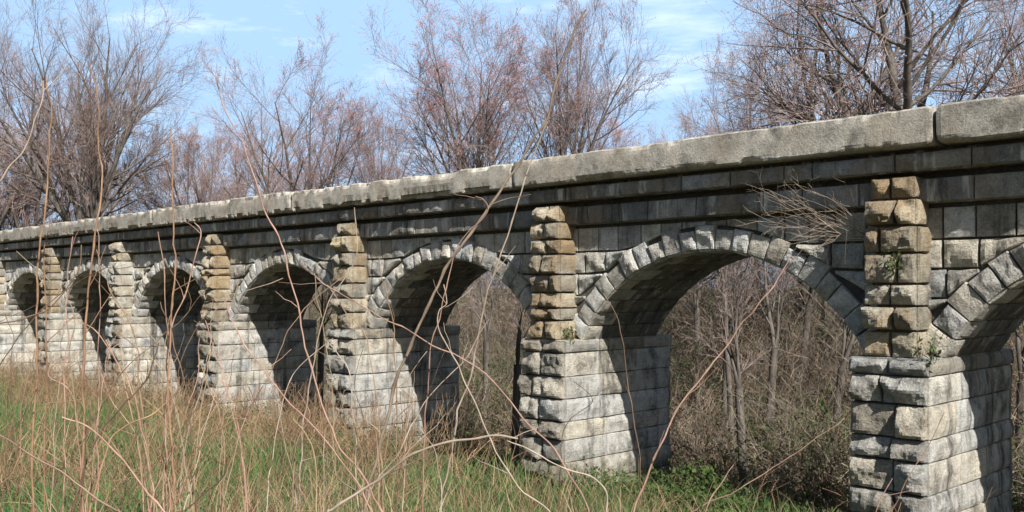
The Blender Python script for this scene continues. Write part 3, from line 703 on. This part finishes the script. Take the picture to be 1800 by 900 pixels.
CN = [
 ('orange upright stalk, leftmost of the tall ones, its tip against the sky', 'cane_o', 3.6, 7, [(62,900),(61,692),(64,533),(70,442),(82,350),(88,190),(84,135)], 3),
 ('thin stalk close beside the leftmost tall orange one, its tip ending on the coping', 'cane_o', 3.7, 5, [(78,900),(80,700),(84,560),(80,460),(86,385)], 0),
 ('orange stalk bending back at its high tip, second of the tall ones', 'cane_o', 3.4, 7, [(145,900),(147,692),(150,594),(160,484),(168,417),(178,340),(180,250),(172,170),(157,105)], 3),
 ('straightest orange stalk, standing before the dark mouth of an arch', 'cane_o', 3.3, 7, [(306,900),(302,778),(299,625),(303,472),(305,350),(302,225)], 2),
 ('short reddish stalk leaning left beside the straightest orange one', 'cane_r', 3.5, 5, [(303,800),(296,613),(287,484),(275,405)], 0),
 ('reddish stalk curling at its tip under the coping, right of the straightest orange one', 'cane_r', 3.5, 5, [(290,760),(300,590),(324,521),(348,442),(350,410),(339,393)], 0),
 ('reddish thin stalk right behind the stalk with the bent high tip', 'cane_r', 4.0, 4, [(172,800),(174,643),(176,503),(171,423),(165,400)], 0),
 ('short reddish stalk ending just under the coping between the two tallest left stalks', 'cane_r', 4.2, 4, [(112,760),(116,600),(119,503),(127,417)], 0),
 ('brown cane arching in from the left edge and rising to the coping', 'cane_d', 3.2, 5, [(-60,610),(0,570),(79,545),(120,505),(144,472),(147,430)], 0),
 ('pale cane arching up from the left edge into the sky', 'cane_p', 2.8, 6, [(-80,390),(-40,350),(0,318),(45,265),(72,200),(80,145)], 0),
 ('brown cane slanting up to the right over the third pier from the left edge', 'cane_d', 3.4, 4, [(150,760),(208,668),(281,594),(330,548),(372,498)], 2),
 ('thick dark cane hooking upward at the foot of the left piers', 'cane_d', 3.1, 7, [(160,800),(202,722),(238,686),(263,655),(278,607)], 0),
 ('orange brown cane in a low flat arc over the grass below the left piers', 'cane_o', 3.0, 6, [(170,860),(196,784),(220,753),(269,735),(306,698),(314,668)], 0),
 ('dark curved cane low in the grass near the bottom edge, tip turned upward', 'cane_d', 2.8, 6, [(300,905),(318,894),(373,857),(397,833),(400,810)], 0),
 ('thick cane sloping down to the right across the lower left grass', 'cane_r', 2.7, 7, [(295,905),(287,894),(208,802),(147,747),(105,733)], 0),
 ('long pale brown cane falling from the left edge to the bottom edge', 'cane_r', 2.6, 7, [(215,902),(202,894),(110,839),(37,790),(-20,748)], 0),
 ('dark short stem standing among the lower left grass', 'cane_d', 3.0, 6, [(142,860),(147,814),(150,765),(156,722)], 1),
 ('brown cane rising to the right below the bright fourth pier', 'cane_o', 3.2, 5, [(330,830),(367,765),(422,729),(460,680)], 0),
 ('slim reddish cane slanting upward past the dark side of the third arch', 'cane_r', 3.5, 4, [(270,870),(287,820),(342,692),(351,594)], 0),
 ('thin brown stem crossing the two leftmost piers on a slant', 'cane_d', 3.3, 4, [(-40,700),(0,640),(60,560),(130,500),(190,470)], 2),
 ('thin orange stem bent over the lower left corner', 'cane_o', 2.6, 4, [(-30,880),(20,830),(60,720),(100,660),(150,630)], 1),
 ('long thick cane leaning right up past the coping into the sky, dark at its foot', 'cane_d', 3.6, 9.5, [(640,905),(655,830),(690,700),(720,610)], 0),
 ('light tan slim cane leaning right, parallel to the longest leaning cane', 'cane_p', 3.8, 6, [(780,860),(800,765),(830,640),(855,530),(885,430),(910,350),(945,255),(966,205)], 2),
 ('pinkish cane leaning left across the coping with its tip before the red-budded maple', 'cane_r', 3.3, 6, [(650,860),(590,770),(548,650),(520,530),(500,440),(465,365),(430,270),(400,200),(383,135)], 3),
 ('long cane crossing from the middle bottom up left towards the fifth pilaster', 'cane_r', 3.5, 6, [(1033,897),(990,815),(935,747),(850,662),(742,594),(669,558),(583,506),(531,466)], 0),
 ('brown cane falling from the bright fourth pier to the foot of the fifth', 'cane_r', 3.2, 6, [(645,870),(638,857),(553,753),(479,668),(412,576),(395,520)], 0),
 ('thick pale grey cane arching low across the bottom middle', 'cane_p', 2.6, 10, [(575,908),(590,897),(663,845),(742,787),(816,772),(870,770),(911,774)], 0),
 ('grey brown cane drooping to the bottom edge at the foot of the middle pier', 'cane_p', 2.9, 6, [(1060,905),(1058,864),(1033,833),(990,821),(930,790),(890,775)], 0),
 ('twisted wiry vine hanging in the arch left of the middle pier', 'cane_p', 3.4, 5, [(966,897),(899,845),(850,741),(822,680),(791,619),(770,576),(776,548),(790,535),(779,503)], 4),
 ('light tan cane leaning right across the widest arch, tip on its voussoirs', 'cane_r', 3.6, 6, [(1113,900),(1137,839),(1186,735),(1217,680),(1247,643),(1300,576),(1345,520),(1388,452)], 1),
 ('short reddish stem in the leafy weeds at the bottom right of the middle pier', 'cane_r', 3.4, 5, [(1241,900),(1266,839),(1284,815)], 0),
 ('thin tan cane slanting to the right-hand pier low in the widest arch', 'cane_r', 3.5, 4, [(1190,915),(1300,857),(1392,802),(1490,735)], 0),
 ('short reddish twig before the rough front of the right-hand pier', 'cane_r', 3.2, 4, [(1540,900),(1557,857),(1566,839)], 0),
 ('brown slim cane slanting across the white side of the right-hand pier', 'cane_r', 3.3, 4, [(1555,905),(1569,882),(1618,802),(1658,723)], 0),
 ('thin pale stem crossing the shaded inner wall left of the middle pier', 'cane_p', 3.6, 4, [(660,850),(700,790),(742,711),(800,650),(828,619),(858,560)], 0),
 ('small forked twig before the string courses beside the longest leaning cane', 'cane_r', 3.6, 4, [(770,560),(793,478),(815,420),(858,372),(850,350),(836,342)], 0),
]
for i, (lab, mt, d, w_, pts, tw) in enumerate(CN):
    if 'dark at its foot' in lab:
        pts = pts+[(755,530),(800,450),(850,375),(905,300),(950,220),(985,130),(1010,60),(1028,18)]; mt = 'cane_b'
    cane('bramble_cane', lab, mt, d, w_*.72, pts, 300+i, twigs=max(tw, 1+i % 3)+(2 if len(pts) > 6 else 0))

# thin anonymous stalks in the tangle at the lower left
r = np.random.RandomState(77)
for i in range(48):
    a = r.rand()*(760 if i < 32 else 1180)-30; b = 640+r.rand()*230; dx = (r.rand()-.45)*230; up_ = 90+r.rand()*190
    pts = [(a, b+60), (a+dx*.3, b-up_*.35), (a+dx*.65+r.randn()*14, b-up_*.7), (a+dx+r.randn()*20, b-up_*(.9+.2*r.rand()))]
    cane('dry_stalk', 'thin dry stalk among the slender stalks tangled over the near bank', ['weed', 'cane_r', 'cane_p', 'cane_d', 'straw'][i % 5], 3.2+3.2*r.rand(), 2.2+1.4*r.rand(), pts, 700+i, twigs=1+i % 3, group='slender dry stalks on the bank')

# bare wiry shrub rooted in the masonry joints left of the right-hand pilaster
r = np.random.RandomState(33); sh = MB(); o0 = np.array([-5.38, -.12, 3.92]); n = 48
n = 11
st = np.column_stack([r.rand(n)*.03, -r.rand(n)*.03, r.rand(n)*.10])
d = np.column_stack([-(.35+.8*r.rand(n)), -.12-.5*r.rand(n), -.1+1.15*r.rand(n)])
L = .85+.75*r.rand(n); p, q = walk(r, st, d, L, .003+.002*r.rand(n), 9, .15, .0, .35)
sw = empty('wall_shrub', tuple(o0)); tag(sw, 'bare wiry shrub growing out of the wall left of the right-hand pilaster', 'shrub')
tubes(sh, np.array([[[.02, .14, -.05], [.0, .04, 0], [-.03, -.04, .07]]]), np.array([[.016, .014, .009]]), 6); tubes(sh, p, q, 4); sh.build('stem', M['cane_b'], sw, True)
tb = MB(); p2, q2, L2 = sprout(r, p, q, L, 7, .15, .6, .42, .7, 5, .2, .0, .5, rmin=.0018); tubes(tb, p2, q2, 3)
p3, q3, L3 = sprout(r, p2, q2, L2, 2, .15, .8, .5, .8, 4, .2, .0, .5, rmin=.0013); tubes(tb, p3, q3, 3); tb.build('twig', M['cane_p'], sw)
for lab, c0, n, rad_ in [('small green plant sprouting from the front of the right-hand pilaster', (-4.93, -.52, 3.66), 46, .085),
        ('small green plant on the shoulder at the right foot of the right-hand pilaster', (-4.52, -.45, 2.60), 70, .11),
        ('small yellow-green plant in the crook beside the middle pilaster', (-10.28, -.30, 2.60), 60, .09)]:
    lp = r.randn(n, 3)*rad_*np.array([.8, .5, .9]); o = empty('wall_plant', c0); tag(o, lab, 'plant')
    wp = MB(); leaves(wp, lp, .03, r); wp.build('foliage', M['leaf'], o)
    ft = np.array([0, .08, -rad_*.9]); wp = MB(); tubes(wp, np.stack([np.repeat(ft[None], 14, 0), (lp[:14]+ft)*.5+[0, -.01, 0], lp[:14]], 1), np.full((14, 3), .003), 4); wp.build('stem', M['cane_d'], o)


# ------------------------------------------------------------------ world, sun, camera
w = bpy.data.worlds.new('World'); bpy.context.scene.world = w; w.use_nodes = True
t = w.node_tree; bg = t.nodes['Background']
sky = N(t, 'ShaderNodeTexSky', sky_type='NISHITA'); sky.sun_disc = False
SV = np.array([2.6, -1.0, 2.35]); SV /= np.linalg.norm(SV)
sky.sun_elevation = math.asin(SV[2]); sky.sun_rotation = math.atan2(SV[0], SV[1]); sky.altitude = 0
sky.air_density = 1.0; sky.dust_density = 1.2; sky.ozone_density = 1.5
co = N(t, 'ShaderNodeTexCoord').outputs['Generated']
dt = N(t, 'ShaderNodeVectorMath', operation='DOT_PRODUCT'); t.links.new(co, dt.inputs[0]); dt.inputs[1].default_value = tuple(FWD)
cl = ramp(t, noise(t, mapping(t, co, (1.2, 2.2, 9)), 2.6, 7, .65), [(.52, f3(0)), (.74, f3(.6))])
near = ramp(t, dt.outputs['Value'], [(.15, f3(0)), (.75, f3(1))])       # thin bright haze low in the north-west
cl = mix(t, 1.0, cl, near, 'MULTIPLY')
veil = mix(t, 1.0, near, f3(.85), 'MULTIPLY')
c = mix(t, veil, sky.outputs['Color'], (7.0, 10.7, 15.8)); c = mix(t, cl, c, (16, 17.5, 18.8))
t.links.new(c, bg.inputs['Color']); bg.inputs['Strength'].default_value = .05
sl = bpy.data.lights.new('sun', 'SUN'); sl.energy = 5.0; sl.angle = R(.53); sl.color = (1, .95, .87)
so = bpy.data.objects.new('sun', sl); C.objects.link(so)
from mathutils import Vector
so.rotation_euler = Vector(tuple(-SV)).to_track_quat('-Z', 'Y').to_euler(); so.location = (20, -20, 30)
cam = bpy.data.cameras.new('camera'); cam.sensor_width = 36; cam.lens = 36*F/1800; cam.shift_y = (HY-450)/1800; cam.clip_end = 2000
cob = bpy.data.objects.new('camera', cam); C.objects.link(cob); cob.location = tuple(CAM)
cob.rotation_euler = Vector(tuple(FWD)).to_track_quat('-Z', 'Y').to_euler()
sc = bpy.context.scene; sc.camera = cob
sc.view_settings.view_transform = 'Standard'; sc.view_settings.look = 'None'; sc.view_settings.exposure = .68; sc.view_settings.gamma = 1
sc.cycles.max_bounces = 6
